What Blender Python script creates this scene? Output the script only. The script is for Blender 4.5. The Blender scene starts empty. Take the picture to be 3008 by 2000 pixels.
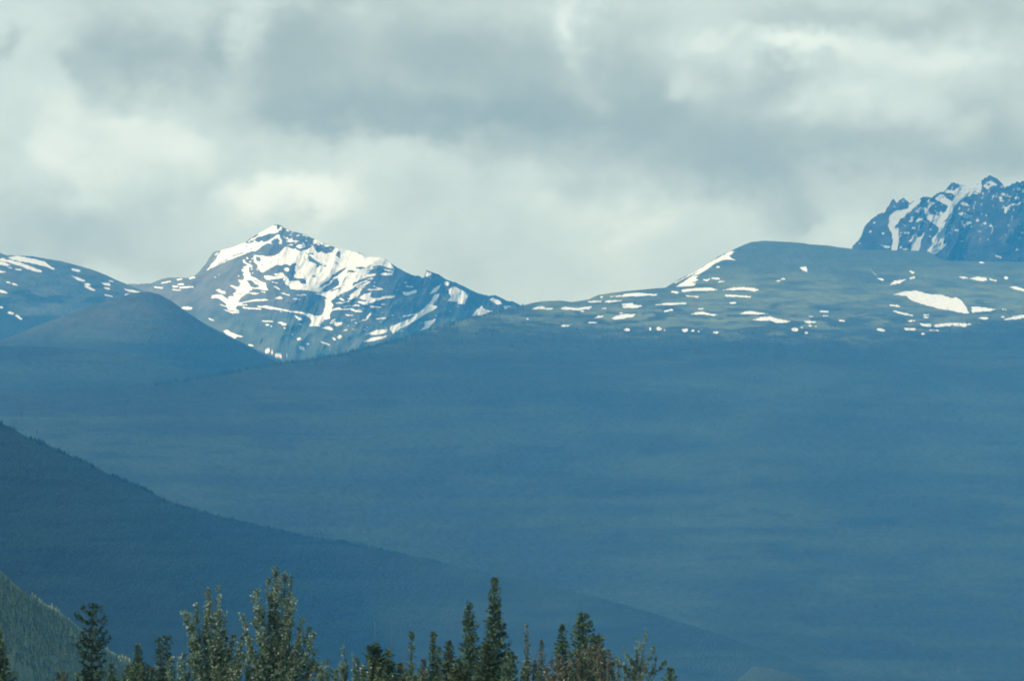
import bpy, math, random
import numpy as np

S = bpy.context.scene
COL = S.collection

# ------------------------------------------------------------------ camera
HF = math.tan(math.radians(7.0))          # half width of the view
PITCH = math.radians(5.27)
CAMZ = 1.7
cam_data = bpy.data.cameras.new("camera")
cam_data.sensor_width = 36.0
cam_data.lens = 18.0 / HF
cam_data.clip_start = 1.0
cam_data.clip_end = 90000.0
cam_data.dof.use_dof = True
cam_data.dof.focus_distance = 9000.0
cam_data.dof.aperture_fstop = 2.4
cam = bpy.data.objects.new("camera", cam_data)
COL.objects.link(cam)
cam.location = (0, 0, CAMZ)
cam.rotation_euler = (math.pi / 2 + PITCH, 0, 0)
S.camera = cam

# ------------------------------------------------------------------ render settings
S.render.engine = 'CYCLES'
S.view_settings.view_transform = 'Standard'
S.view_settings.look = 'None'
S.view_settings.exposure = 0.0
S.view_settings.gamma = 1.0
S.cycles.volume_bounces = 2
S.cycles.max_bounces = 6
S.cycles.filter_width = 1.8
S.cycles.use_denoising = True

# ------------------------------------------------------------------ sun
SUN_DIR = np.array([-0.72, -0.42, 0.62]); SUN_DIR /= np.linalg.norm(SUN_DIR)
SUN_EL = math.asin(SUN_DIR[2])
SUN_AZ = math.atan2(SUN_DIR[0], SUN_DIR[1])
sl = bpy.data.lights.new("sun", 'SUN')
sl.energy = 4.6
sl.angle = math.radians(0.5)
sl.color = (1.0, 0.965, 0.9)
sun = bpy.data.objects.new("sun", sl)
COL.objects.link(sun)
from mathutils import Vector
sun.rotation_euler = Vector(-SUN_DIR).to_track_quat('-Z', 'Y').to_euler()

# ------------------------------------------------------------------ world: sky with cloud deck
W = bpy.data.worlds.new("World")
S.world = W
W.use_nodes = True
nt = W.node_tree
nt.nodes.clear()
N = nt.nodes.new
L = nt.links.new

def M(op, a, b=None, c=None, clamp=False):
    n = N('ShaderNodeMath'); n.operation = op; n.use_clamp = clamp
    for i, v in enumerate((a, b, c)):
        if v is None: continue
        if isinstance(v, (int, float)): n.inputs[i].default_value = v
        else: L(v, n.inputs[i])
    return n.outputs[0]

tc = N('ShaderNodeTexCoord')
sep = N('ShaderNodeSeparateXYZ'); L(tc.outputs['Generated'], sep.inputs[0])
az = M('MULTIPLY', M('ARCTAN2', sep.outputs[0], sep.outputs[1]), 180 / math.pi)
el = M('MULTIPLY', M('ARCSINE', sep.outputs[2]), 180 / math.pi)
cmb = N('ShaderNodeCombineXYZ'); L(az, cmb.inputs[0]); L(M('MULTIPLY', el, 1.25), cmb.inputs[1])
def noise(scale, detail, rough, off=(0, 0, 0), dist=0.0):
    mp = N('ShaderNodeMapping'); L(cmb.outputs[0], mp.inputs[0]); mp.inputs['Location'].default_value = off
    n = N('ShaderNodeTexNoise'); L(mp.outputs[0], n.inputs['Vector'])
    n.inputs['Scale'].default_value = scale; n.inputs['Detail'].default_value = detail
    n.inputs['Roughness'].default_value = rough; n.inputs['Distortion'].default_value = dist
    return n.outputs['Fac']
n1 = noise(0.55, 6, 0.55, (3, 7, 1)); n2 = noise(0.55, 6, 0.55, (31, 17, 5))
n3 = noise(1.5, 6, 0.5, (11, 2, 9)); n4 = noise(1.5, 6, 0.5, (51, 22, 3))
wa = M('ADD', az, M('ADD', M('MULTIPLY', M('SUBTRACT', n1, 0.5), 1.7), M('MULTIPLY', M('SUBTRACT', n3, 0.5), 1.0)))
we = M('ADD', el, M('ADD', M('MULTIPLY', M('SUBTRACT', n2, 0.5), 1.2), M('MULTIPLY', M('SUBTRACT', n4, 0.5), 0.9)))
PXV = 14.0 / 2358
# (centre x, centre y, radius x, radius y, weight): where thick and thin cloud stands in the sky
BLOBS = [(290, 100, 95, 90, -.50), (190, 190, 35, 65, -.28), (430, 150, 120, 55, -.36), (505, 90, 42, 62, -.42),
 (690, 110, 95, 120, -.46), (880, 120, 160, 120, -.36), (1060, 110, 120, 110, -.42), (1000, 268, 330, 42, -.66),
 (730, 230, 130, 60, -.32), (1220, 190, 130, 110, -.34), (1470, 150, 90, 90, -.36), (1500, 290, 240, 95, -.50),
 (1760, 310, 250, 60, -.32), (1790, 190, 140, 55, -.34), (1700, 400, 190, 50, -.34), (2020, 365, 330, 45, -.38),
 (2290, 320, 130, 85, -.38), (1800, 490, 65, 55, -.34), (2200, 45, 250, 42, -.28), (1880, 60, 150, 36, -.22),
 (210, 500, 130, 62, -.33), (60, 560, 150, 70, -.30), (0, 105, 24, 24, -.32), (460, 470, 60, 50, -.22),
 (300, 600, 170, 50, -.20), (1180, 340, 110, 46, -.22), (1130, 620, 180, 60, -.12), (2100, 470, 240, 50, -.14), (900, 420, 120, 60, -.10),
 (590, 60, 30, 62, .20), (700, 5, 200, 16, .16), (645, 468, 115, 42, .85), (1854, 390, 95, 38, .26), (1904, 515, 80, 50, .22), (1930, 240, 120, 40, .14), (1429, 505, 110, 40, .18), (1290, 460, 120, 50, .12), (150, 400, 50, 50, .14), (275, 280, 60, 40, .16), (320, 320, 110, 70, .22), (120, 330, 60, 90, .20),
 (1325, 75, 42, 44, .42), (1860, 112, 110, 34, .52), (2150, 150, 150, 36, .26), (1352, 225, 20, 40, .04),
 (1560, 190, 42, 30, .30), (1640, 85, 60, 24, .24), (400, 350, 40, 60, .18), (800, 380, 160, 40, .10), (2000, 250, 200, 40, .12)]
acc = None
for cx, cy, rx, ry, w in BLOBS:
    a0 = (cx - 1179) * PXV; e0 = 5.27 + (784 - cy) * PXV
    dx = M('MULTIPLY', M('SUBTRACT', wa, a0), 1 / (rx * PXV))
    dy = M('MULTIPLY', M('SUBTRACT', we, e0), 1 / (ry * PXV))
    r2 = M('ADD', M('MULTIPLY', dx, dx), M('MULTIPLY', dy, dy))
    g = M('MULTIPLY', M('EXPONENT', M('MULTIPLY', r2, -0.8)), w)
    acc = g if acc is None else M('ADD', acc, g)
n5 = noise(0.35, 5, 0.55, (5, 41, 2)); n6 = noise(1.1, 8, 0.57, (9, 9, 9))
val = M('ADD', M('MULTIPLY_ADD', acc, 0.95, 0.76), M('ADD', M('MULTIPLY', M('SUBTRACT', n5, 0.5), 0.35), M('MULTIPLY', M('SUBTRACT', n6, 0.5), 0.44)))
# soft shoulder so that heaped cloud keeps its modelling
val = M('MULTIPLY_ADD', M('TANH', M('MULTIPLY', M('SUBTRACT', val, 0.60), 1.8)), 0.5, 0.5)
ramp = N('ShaderNodeValToRGB'); L(val, ramp.inputs[0])
cr = ramp.color_ramp
cr.interpolation = 'LINEAR'
sc = 12.0
STOPS = [(0.0, (2.85, 3.45, 2.75)), (0.35, (4.45, 5.35, 4.85)), (0.7, (6.3, 7.75, 7.7)), (1.0, (8.9, 10.6, 11.2))]
cr.elements.remove(cr.elements[1])
for i_, (p_, c_) in enumerate(STOPS):
    e_ = cr.elements[0] if i_ == 0 else cr.elements.new(p_)
    e_.color = tuple(c / sc for c in c_) + (1,)
cloud = N('ShaderNodeVectorMath'); cloud.operation = 'SCALE'; L(ramp.outputs[0], cloud.inputs[0]); cloud.inputs['Scale'].default_value = sc
sky = N('ShaderNodeTexSky'); sky.sky_type = 'NISHITA'; sky.sun_disc = False
sky.sun_elevation = SUN_EL; sky.sun_rotation = SUN_AZ
# broken cloud above 25 degrees: blue sky shows through the gaps there
gap = M('MULTIPLY', M('MULTIPLY_ADD', el, 1 / 20.0, -15 / 20.0, clamp=True), 0.6)
mix = N('ShaderNodeMix'); mix.data_type = 'RGBA'; L(gap, mix.inputs[0]); L(cloud.outputs[0], mix.inputs[6]); L(sky.outputs[0], mix.inputs[7])
bg = N('ShaderNodeBackground'); L(mix.outputs[2], bg.inputs[0]); bg.inputs[1].default_value = 0.1
wo = N('ShaderNodeOutputWorld'); L(bg.outputs[0], wo.inputs[0])

# ------------------------------------------------------------------ small numeric helpers
def vnoise(x, y, seed=0):
    x = np.asarray(x, float); y = np.asarray(y, float)
    xi = np.floor(x).astype(np.int64); yi = np.floor(y).astype(np.int64)
    fx = x - xi; fy = y - yi
    fx = fx * fx * fx * (fx * (fx * 6 - 15) + 10); fy = fy * fy * fy * (fy * (fy * 6 - 15) + 10)
    def h(a, b):
        n = (a * 374761393 + b * 668265263 + seed * 1442695041) & 0xffffffff
        n = ((n ^ (n >> 13)) * 1274126177) & 0xffffffff
        return ((n ^ (n >> 16)) & 0xffff) / 65535.0
    return (h(xi, yi) * (1 - fx) + h(xi + 1, yi) * fx) * (1 - fy) + (h(xi, yi + 1) * (1 - fx) + h(xi + 1, yi + 1) * fx) * fy
def fbm(x, y, seed=0, oct=5, gain=0.5):
    s = 0; a = 1; t = 0
    for i in range(oct):
        s = s + a * vnoise(x * 2 ** i + 17.3 * i, y * 2 ** i - 9.1 * i, seed + i); t += a; a *= gain
    return s / t - 0.5
def ridged(x, y, seed=0, oct=5):
    s = 0; a = 1; t = 0
    for i in range(oct):
        s = s + a * (1 - np.abs(2 * vnoise(x * 2 ** i, y * 2 ** i, seed + i) - 1)); t += a; a *= 0.5
    return s / t - 0.5
def ray(px, py):
    """direction (x, z per metre of y) of a sight line, photograph pixels"""
    dx = (px - 1504) / 1504 * HF; dy = (1000 - py) / 1504 * HF
    fy = math.cos(PITCH) - dy * math.sin(PITCH)
    fz = math.sin(PITCH) + dy * math.cos(PITCH)
    return dx / fy, fz / fy
def at(px, py, Y):
    u, t = ray(px, py)
    return np.array([u * Y, Y, CAMZ + t * Y])

def mesh_obj(name, verts, faces, mat, parent=None, smooth=True, attrs=None):
    me = bpy.data.meshes.new(name)
    verts = np.asarray(verts, np.float32); faces = np.asarray(faces, np.int32)
    k = faces.shape[1]
    me.vertices.add(len(verts)); me.vertices.foreach_set('co', verts.ravel())
    me.loops.add(faces.size); me.loops.foreach_set('vertex_index', faces.ravel())
    me.polygons.add(len(faces)); me.polygons.foreach_set('loop_start', np.arange(0, faces.size, k, dtype=np.int32))
    me.polygons.foreach_set('use_smooth', np.full(len(faces), smooth))
    me.update(calc_edges=True)
    for nm, arr in (attrs or {}).items():
        arr = np.asarray(arr, np.float32)
        if arr.ndim == 1:
            at_ = me.attributes.new(nm, 'FLOAT', 'POINT'); at_.data.foreach_set('value', arr)
        else:
            at_ = me.attributes.new(nm, 'FLOAT_COLOR', 'POINT')
            at_.data.foreach_set('color', np.hstack([arr, np.ones((len(arr), 1), np.float32)]).ravel())
    me.materials.append(mat)
    o = bpy.data.objects.new(name, me); COL.objects.link(o)
    if parent is not None: o.parent = parent
    return o
def tag(o, label=None, cat=None, group=None, kind=None):
    if label: o['label'] = label
    if cat: o['category'] = cat
    if group: o['group'] = group
    if kind: o['kind'] = kind
    return o

# ------------------------------------------------------------------ materials
def new_mat(name):
    m = bpy.data.materials.new(name); m.use_nodes = True
    t = m.node_tree; b = t.nodes['Principled BSDF']
    b.inputs['Roughness'].default_value = 0.9
    b.inputs['Specular IOR Level'].default_value = 0.2
    return m, t, b
def terrain_mat(name, nscale, var, bump, bscale, snowcol=(0.74, 0.785, 0.79)):
    m, t, b = new_mat(name)
    A = t.nodes.new('ShaderNodeAttribute'); A.attribute_name = 'ground_tint'
    Sn = t.nodes.new('ShaderNodeAttribute'); Sn.attribute_name = 'snow'
    tcn = t.nodes.new('ShaderNodeTexCoord')
    nz = t.nodes.new('ShaderNodeTexNoise'); nz.inputs['Scale'].default_value = nscale
    nz.inputs['Detail'].default_value = 7; nz.inputs['Roughness'].default_value = 0.65
    t.links.new(tcn.outputs['Object'], nz.inputs['Vector'])
    mr = t.nodes.new('ShaderNodeMapRange'); mr.inputs[1].default_value = 0.3; mr.inputs[2].default_value = 0.7
    mr.inputs[3].default_value = 1 - var; mr.inputs[4].default_value = 1 + var
    t.links.new(nz.outputs['Fac'], mr.inputs[0])
    sc_ = t.nodes.new('ShaderNodeVectorMath'); sc_.operation = 'SCALE'
    t.links.new(A.outputs['Color'], sc_.inputs[0]); t.links.new(mr.outputs[0], sc_.inputs['Scale'])
    # snow edge, slightly broken up
    ad = t.nodes.new('ShaderNodeMath'); ad.operation = 'MULTIPLY_ADD'; ad.inputs[1].default_value = 0.5
    t.links.new(nz.outputs['Fac'], ad.inputs[0]); t.links.new(Sn.outputs['Fac'], ad.inputs[2])
    st = t.nodes.new('ShaderNodeMapRange'); st.inputs[1].default_value = 0.50; st.inputs[2].default_value = 1.0
    t.links.new(ad.outputs[0], st.inputs[0])
    mx = t.nodes.new('ShaderNodeMix'); mx.data_type = 'RGBA'
    t.links.new(st.outputs[0], mx.inputs[0]); t.links.new(sc_.outputs[0], mx.inputs[6]); mx.inputs[7].default_value = snowcol + (1,)
    t.links.new(mx.outputs[2], b.inputs['Base Color'])
    nb = t.nodes.new('ShaderNodeTexNoise'); nb.inputs['Scale'].default_value = bscale; nb.inputs['Detail'].default_value = 6
    t.links.new(tcn.outputs['Object'], nb.inputs['Vector'])
    bp = t.nodes.new('ShaderNodeBump'); bp.inputs['Strength'].default_value = 0.7; bp.inputs['Distance'].default_value = bump
    t.links.new(nb.outputs['Fac'], bp.inputs['Height']); t.links.new(bp.outputs[0], b.inputs['Normal'])
    return m
def leaf_mat(name, rough=0.7, spec=0.25, trans=0.25):
    m, t, b = new_mat(name)
    A = t.nodes.new('ShaderNodeAttribute'); A.attribute_name = 'leaf_tint'
    tcn = t.nodes.new('ShaderNodeTexCoord')
    nz = t.nodes.new('ShaderNodeTexNoise'); nz.inputs['Scale'].default_value = 1.3; nz.inputs['Detail'].default_value = 3
    t.links.new(tcn.outputs['Object'], nz.inputs['Vector'])
    mr = t.nodes.new('ShaderNodeMapRange'); mr.inputs[3].default_value = 0.6; mr.inputs[4].default_value = 1.4
    mr.inputs[1].default_value = 0.3; mr.inputs[2].default_value = 0.7
    t.links.new(nz.outputs['Fac'], mr.inputs[0])
    sc_ = t.nodes.new('ShaderNodeVectorMath'); sc_.operation = 'SCALE'
    t.links.new(A.outputs['Color'], sc_.inputs[0]); t.links.new(mr.outputs[0], sc_.inputs['Scale'])
    t.links.new(sc_.outputs[0], b.inputs['Base Color'])
    b.inputs['Roughness'].default_value = rough; b.inputs['Specular IOR Level'].default_value = spec
    if trans > 0:
        tr = t.nodes.new('ShaderNodeBsdfTranslucent'); t.links.new(sc_.outputs[0], tr.inputs['Color'])
        ms = t.nodes.new('ShaderNodeMixShader'); ms.inputs[0].default_value = trans
        t.links.new(b.outputs[0], ms.inputs[1]); t.links.new(tr.outputs[0], ms.inputs[2])
        t.links.new(ms.outputs[0], t.nodes['Material Output'].inputs['Surface'])
    return m
def bark_mat(name, c):
    m, t, b = new_mat(name)
    tcn = t.nodes.new('ShaderNodeTexCoord')
    nz = t.nodes.new('ShaderNodeTexNoise'); nz.inputs['Scale'].default_value = 9; nz.inputs['Detail'].default_value = 5
    t.links.new(tcn.outputs['Object'], nz.inputs['Vector'])
    rp = t.nodes.new('ShaderNodeValToRGB'); t.links.new(nz.outputs['Fac'], rp.inputs[0])
    rp.color_ramp.elements[0].position = 0.3; rp.color_ramp.elements[0].color = tuple(x * 0.6 for x in c) + (1,)
    rp.color_ramp.elements[1].position = 0.7; rp.color_ramp.elements[1].color = tuple(x * 1.35 for x in c) + (1,)
    t.links.new(rp.outputs[0], b.inputs['Base Color'])
    return m
MAT_PEAK = terrain_mat('alpine_rock_and_snow', 0.012, 0.35, 14.0, 0.02)
MAT_CRAG = terrain_mat('dark_crag_and_shaded_snow', 0.012, 0.35, 22.0, 0.02, (0.295, 0.34, 0.355))  # snow colour greyed: cloud shadow on this mountain is painted into it
MAT_TUNDRA = terrain_mat('tundra_and_forest_slope', 0.02, 0.30, 8.0, 0.05)
MAT_NEARHILL = terrain_mat('forest_floor_slope', 0.08, 0.35, 3.0, 0.2)
MAT_FAR_TREES = leaf_mat('far_conifers', 0.85, 0.1, 0.0)
MAT_NEEDLE = leaf_mat('needles', 0.75, 0.2, 0.12)
MAT_LEAF = leaf_mat('poplar_leaves', 0.42, 0.5, 0.3)
MAT_BARK = bark_mat('spruce_bark', (0.06, 0.06, 0.048))
MAT_PALE = bark_mat('poplar_bark', (0.13, 0.135, 0.10))
MAT_DEAD = bark_mat('dead_wood', (0.10, 0.105, 0.09))

# ------------------------------------------------------------------ traced snow and tone shapes
class Trace:
    def __init__(s): s.ops = []; s.o = (0, 0, 1)
    def at(s, ox, oy, k): s.o = (ox, oy, k); return s
    def _c(s, pts):
        ox, oy, k = s.o; a = np.array(pts, float).reshape(-1, 2)
        return np.stack([ox + a[:, 0] / k, oy + a[:, 1] / k], 1)
    def p(s, *pts, v=1.0): s.ops.append(('p', s._c(pts), v)); return s
    def r(s, *pts): return s.p(*pts, v=0.0)
    def l(s, w, *pts, v=1.0): s.ops.append(('l', s._c(pts), w / s.o[2], v)); return s
    def e(s, *q, v=1.0):
        for cx, cy, rx, ry in np.array(q).reshape(-1, 4):
            ox, oy, k = s.o
            s.ops.append(('e', (ox + cx / k, oy + cy / k, rx / k, ry / k), v))
        return s
    def eval(s, X, Y):
        out = np.zeros(X.shape)
        for op in s.ops:
            if op[0] == 'p':
                P, v = op[1], op[2]; pad = 1
                lo, hi = P.min(0) - pad, P.max(0) + pad
                idx = np.nonzero((X > lo[0]) & (X < hi[0]) & (Y > lo[1]) & (Y < hi[1]))[0]
                x, y = X[idx], Y[idx]; c = np.zeros(len(idx), bool)
                for i in range(len(P)):
                    x1, y1 = P[i]; x2, y2 = P[i - 1]
                    if y1 == y2: continue
                    c ^= ((y1 > y) != (y2 > y)) & (x < (x2 - x1) * (y - y1) / (y2 - y1) + x1)
                out[idx[c]] = v
            elif op[0] == 'l':
                P, w, v = op[1], max(op[2] * 0.62, 0.9), op[3]
                for i in range(len(P) - 1):
                    a, b = P[i], P[i + 1]; d = b - a; L2 = max((d ** 2).sum(), 1e-6)
                    lo, hi = np.minimum(a, b) - w - 1, np.maximum(a, b) + w + 1
                    idx = np.nonzero((X > lo[0]) & (X < hi[0]) & (Y > lo[1]) & (Y < hi[1]))[0]
                    t = np.clip(((X[idx] - a[0]) * d[0] + (Y[idx] - a[1]) * d[1]) / L2, 0, 1)
                    q = np.hypot(X[idx] - a[0] - t * d[0], Y[idx] - a[1] - t * d[1])
                    out[idx[q < w]] = v
            else:
                cx, cy, rx, ry = op[1]
                m = ((X - cx) / rx) ** 2 + ((Y - cy) / ry) ** 2 < 1
                out[m] = op[2]
        return out
PK = Trace()
PK.at(580, 640, 7.84)
PK.p(205,1215,290,1110,340,1040,420,980,440,900,520,800,560,730,830,665,980,605,1110,555,1200,500,1380,420,1400,360,1500,300,1650,205,1740,170,1830,190,1840,260,1900,280,1850,330,1780,365,1640,360,1560,400,1480,430,1400,440,1340,470,1330,550,1400,570,1490,520,1510,560,1620,540,1720,470,1790,410,1880,380,1910,450,1950,540,1920,615,1900,510,1840,470,1770,480,1700,540,1700,590,1740,625,1640,580,1580,600,1480,660,1430,710,1340,775,1240,765,1150,810,1000,870,820,940,640,1010,430,1100)
PK.l(16,1100,680,1150,650,v=0).l(16,1200,730,1270,700,v=0).l(20,820,880,950,835,1050,805,v=0).l(14,480,1060,600,995,700,960,v=0).l(22,1120,575,1290,560,v=0).l(16,1110,570,1250,470,1380,385,v=0).l(22,1230,540,1330,500,v=0)
PK.p(400,850,470,800,480,820,420,870).e(385,950,14,10)
PK.p(1300,850,1440,870,1600,890,1780,870,1890,810,2060,660,2200,720,2352,760,2352,1160,2280,1050,2230,1040,2130,1100,2000,1050,1800,1090,1650,1170,1510,1260,1460,1250,1400,1180,1380,1090,1300,1020,1290,930)
PK.r(1340,890,1420,900,1470,950,1440,1010,1350,980).l(14,1470,1080,1510,1090,v=0)
PK.l(9,1860,970,1900,860,v=0).l(9,1930,980,1970,890,v=0)
PK.e(2060,1190,60,45).l(14,1360,1150,1380,1210)
PK.p(1530,1330,1640,1330,1760,1350,1810,1340,1760,1290,1900,1265,1980,1270,2010,1330,1960,1380,1850,1410,1700,1420,1590,1430,1550,1380)
PK.p(1990,1350,2080,1370,2120,1440,2230,1460,2352,1400,2352,1568,2130,1568,2030,1500,1980,1430)
PK.p(1040,960,1100,970,1120,1030,1260,1080,1250,1140,1180,1130,1190,1230,1230,1330,1330,1390,1430,1450,1560,1500,1580,1568,1400,1568,1320,1530,1260,1450,1130,1440,1180,1500,1210,1568,960,1568,1010,1540,930,1430,1060,1430,1080,1360,1040,1290,1110,1275,1000,1220,1030,1180,1100,1170,1050,1140,1110,1100,1150,1110,1140,1070,1060,1040)
PK.e(1215,1005,30,20,1150,930,30,18,1260,940,22,14,955,1335,14,12,490,1300,16,10,400,1362,12,14,1255,1175,14,18,1275,1275,14,14).l(12,1720,1480,1850,1500)
PK.at(820, 640, 7.84)
PK.p(0,800,150,660,240,700,330,720,350,760,400,740,440,780,530,760,600,750,650,730,700,700,790,640,850,760,900,800,980,770,1050,820,1150,810,1230,790,1240,740,1300,690,1380,675,1480,700,1640,740,1830,800,2050,890,2352,920,2352,1090,2200,1110,2050,1180,1800,1230,1640,1200,1580,1220,1620,1280,1800,1310,2040,1240,2100,1220,2000,1330,2250,1290,2150,1340,2000,1360,1800,1450,1700,1500,1680,1568,1400,1550,1380,1480,1340,1380,1220,1470,950,1560,620,1568,630,1470,560,1400,400,1390,340,1370,360,1230,340,1160,400,1060,370,1040,300,1060,230,1100,200,1060,0,1100)
PK.r(660,880,720,880,830,980,1000,1090,920,1100,900,1150,860,1140,850,1060,740,1010,690,1000).l(26,715,820,790,832,v=0)
PK.r(1290,860,1330,780,1430,770,1540,870,1560,930,1620,970,1560,1020,1500,1040,1420,1030,1400,920)
PK.e(1710,940,55,38,1065,1105,32,20,1870,1155,110,24,v=0).l(18,1300,1030,1360,1060,v=0).l(14,610,810,680,850,v=0).l(12,860,880,880,930,v=0)
PK.r(1600,1130,1500,1160,1340,1240,1230,1310,1160,1420,1000,1520,940,1568,1060,1568,1200,1450,1220,1400,1330,1340,1450,1240)
PK.r(1580,1210,1720,1230,1680,1260,1650,1280,1590,1250).l(20,1680,1300,1800,1290,v=0).r(740,1360,810,1310,850,1360)
PK.r(370,1400,450,1400,500,1390,620,1430,620,1510,520,1510,470,1450,400,1450).r(120,1270,340,1380,330,1450,240,1460,200,1380)
PK.r(240,1110,300,1060,370,1040,390,1090,350,1200,400,1280,340,1310,260,1290,240,1240)
PK.e(180,1190,60,45).l(12,470,1330,500,1190,540,1130,v=0.35).l(12,440,1080,450,1180,v=0.35).l(10,650,1330,740,1220,v=0.4)
PK.p(130,460,200,450,240,500,300,460,310,520,460,530,440,555,310,560,240,570,220,520).p(390,650,450,610,500,620,580,590,620,670,560,690,500,710,420,690)
PK.l(22,165,285,215,300).l(20,410,410,460,400).l(16,540,400,640,420).l(18,480,345,600,370,820,480).l(14,240,390,280,400)
PK.p(820,500,1000,510,1090,590,1220,640,1060,670,1000,620,900,590,760,540).l(12,970,560,1150,630,v=0)
PK.at(600, 800, 7.84)
PK.p(900,20,950,0,1050,0,1080,90,1180,130,1320,230,1410,240,1430,350,1490,410,1380,410,1230,380,1080,380,1120,420,1010,420,1040,470,960,500,850,580,770,690,870,690,960,670,1080,640,1200,620,1440,620,1500,640,1440,650,1200,660,1000,680,880,710,850,740,990,740,990,760,760,770,720,800,730,850,800,880,800,930,700,940,640,920,700,970,600,930,440,860,560,870,520,800,340,740,400,730,500,780,520,740,470,700,400,640,310,600,170,590,170,530,280,510,420,520,480,580,600,640,540,570,620,540,700,550,660,490,720,460,740,400,590,300,640,300,740,330,850,330,800,290,850,280,780,180,910,180,920,100)
PK.r(960,190,1060,180,1120,210,1160,260,1250,290,1260,340,1150,360,1070,330,1020,250).l(16,1170,190,1260,240,v=0).l(14,770,490,850,490,v=0).l(14,560,880,780,910,v=0)
PK.p(255,395,350,385,420,430,490,440,500,500,430,500,340,460).p(1030,460,1130,470,1270,480,1240,500,1150,510,1060,490)
PK.l(20,1310,440,1400,460).l(16,1560,225,1690,250).l(20,1610,320,1740,390).p(1830,130,1880,90,1960,220,2050,200,2190,200,2230,260,2352,270,2352,400,2100,400,1980,390,1970,330,1870,270,1820,170)
PK.p(1630,590,1740,550,1800,570,1790,610,1650,610).l(18,1770,480,1960,520).l(14,2050,600,2200,630).l(14,2230,500,2352,520).l(14,2150,520,2260,540)
PK.p(1190,780,1440,765,1600,800,1850,850,2100,915,2240,915,2352,960,2352,1010,2260,960,2150,945,1900,895,1700,860,1500,850,1400,825).l(22,900,810,1040,830,1300,840).l(12,1740,900,1810,905)
PK.p(2070,990,2140,1010,2270,1080,2250,1100,2170,1090,2110,1050).l(22,1340,1115,1450,1125,1570,1130).p(1670,1150,1780,1140,1900,1180,1880,1220,1820,1220)
PK.e(1450,1205,45,20,1550,1240,25,12,1850,1285,30,12,2215,1200,40,14,2025,1425,20,14,2190,1530,40,28)
PK.p(445,1350,520,1320,600,1370,740,1420,900,1480,850,1490,760,1480,700,1530,640,1500,520,1430).l(14,110,1050,210,1110)
PK.at(860, 800, 7.84)
PK.p(0,200,150,210,200,265,310,262,330,180,600,200,850,150,700,260,590,360,700,360,650,460,600,465,400,420,200,400,0,400)
PK.p(590,370,750,300,900,230,890,290,720,370,700,360,650,470,760,460,880,400,1050,300,1250,290,1100,340,900,400,860,460,1000,400,1150,380,1290,290,1350,260,1370,310,1450,300,1400,370,1250,440,1100,500,980,570,900,640,870,690,940,740,910,790,900,900,850,980,860,1070,740,1090,660,1160,620,1210,640,1250,520,1240,380,1240,380,1210,420,1200,430,1100,350,1020,250,960,160,940,0,910,0,880,200,910,400,960,500,1000,660,990,710,900,740,790,750,740,740,620,800,610,720,550,640,520,530,500,560,490,700,490)
PK.p(1060,300,1080,120,1130,0,1400,0,1700,40,1940,30,1850,90,1700,110,1500,200,1360,250,1350,300,1200,290).r(660,450,700,370,800,300,920,240,1060,210,1050,260,900,330,850,400,760,440)
PK.l(12,870,190,1050,130,v=0).l(14,1390,45,1490,40,v=0).l(12,1650,90,1740,10,v=0)
PK.p(2010,60,2050,10,2200,20,2300,10,2300,70,2200,70).l(28,1440,300,1560,240,1700,200).l(24,1480,340,1640,280,1760,220).l(18,1520,370,1650,330).l(16,1720,160,1840,140)
PK.p(1300,540,1400,460,1480,390,1600,370,1560,460,1510,530,1440,600,1300,630,1240,610,1330,580)
PK.p(1530,590,1640,500,1700,490,1820,450,1770,560,1860,600,2000,590,2080,550,2200,540,2352,540,2340,580,2200,600,2040,620,1900,670,1800,700,1720,750,1620,740,1480,680,1540,670,1660,680,1740,640,1600,620)
PK.p(1040,610,1100,580,1190,640,1160,660).l(18,1000,710,1150,700,1300,660).l(14,1180,790,1340,760).p(1350,780,1440,745,1540,750,1500,780)
PK.l(32,930,860,1030,830,1180,850,1330,840,1450,890,1580,905).e(1270,985,55,24).l(14,1340,990,1400,990).l(22,1740,400,1900,400,2060,390).l(16,1930,350,2060,380)
PK.e(1880,320,20,12,1880,240,20,10).p(940,1210,980,1160,1130,1150,1110,1200,1020,1240).l(20,870,1160,980,1150).l(22,900,1110,970,1090)
PK.p(670,1280,800,1240,940,1290,920,1330,820,1320).p(890,1500,960,1510,1010,1560,960,1568).p(1010,1500,1080,1430,1140,1480,1090,1530,1040,1520)
PK.l(30,1710,1070,1790,950).l(18,1590,1110,1680,1090).l(20,1920,1070,2140,1050).e(1460,1165,35,12,1710,1260,28,12,1270,1220,15,10,2300,990,40,10)
PK.l(12,1340,1110,1430,1080).l(16,1170,1345,1240,1320).l(20,1800,790,1920,795,2030,805).l(12,2050,740,2120,735).l(12,540,480,640,505)
PK.at(1000, 700, 3.104)
PK.p(815,510,850,460,915,415,905,450,870,490).p(460,800,540,770,640,730,700,690,760,640,830,570,860,510,900,505,880,550,840,610,890,620,850,650,760,700,680,750,600,800,550,820,480,870,450,830)
PK.p(230,875,330,835,430,830,420,860,330,880).p(205,945,290,905,420,885,410,905,310,935).p(720,845,770,800,770,760,865,735,850,770,800,820)
PK.p(985,465,1040,440,1140,490,1160,530,1130,600,1070,600,1080,580,975,570,1010,530,990,500).e(970,412,25,18)
PK.p(1200,710,1230,660,1290,615,1320,650,1385,662,1330,690,1270,700).p(1360,560,1390,540,1420,560,1450,565,1475,600,1430,605,1390,580).p(1485,615,1555,615,1555,650,1500,655)
PK.p(570,490,620,490,690,470,695,495,620,520,575,515).l(8,575,710,700,690).p(0,80,100,100,250,160,400,172,450,215,500,290,440,270,350,235,250,250,100,262,0,262)
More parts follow.
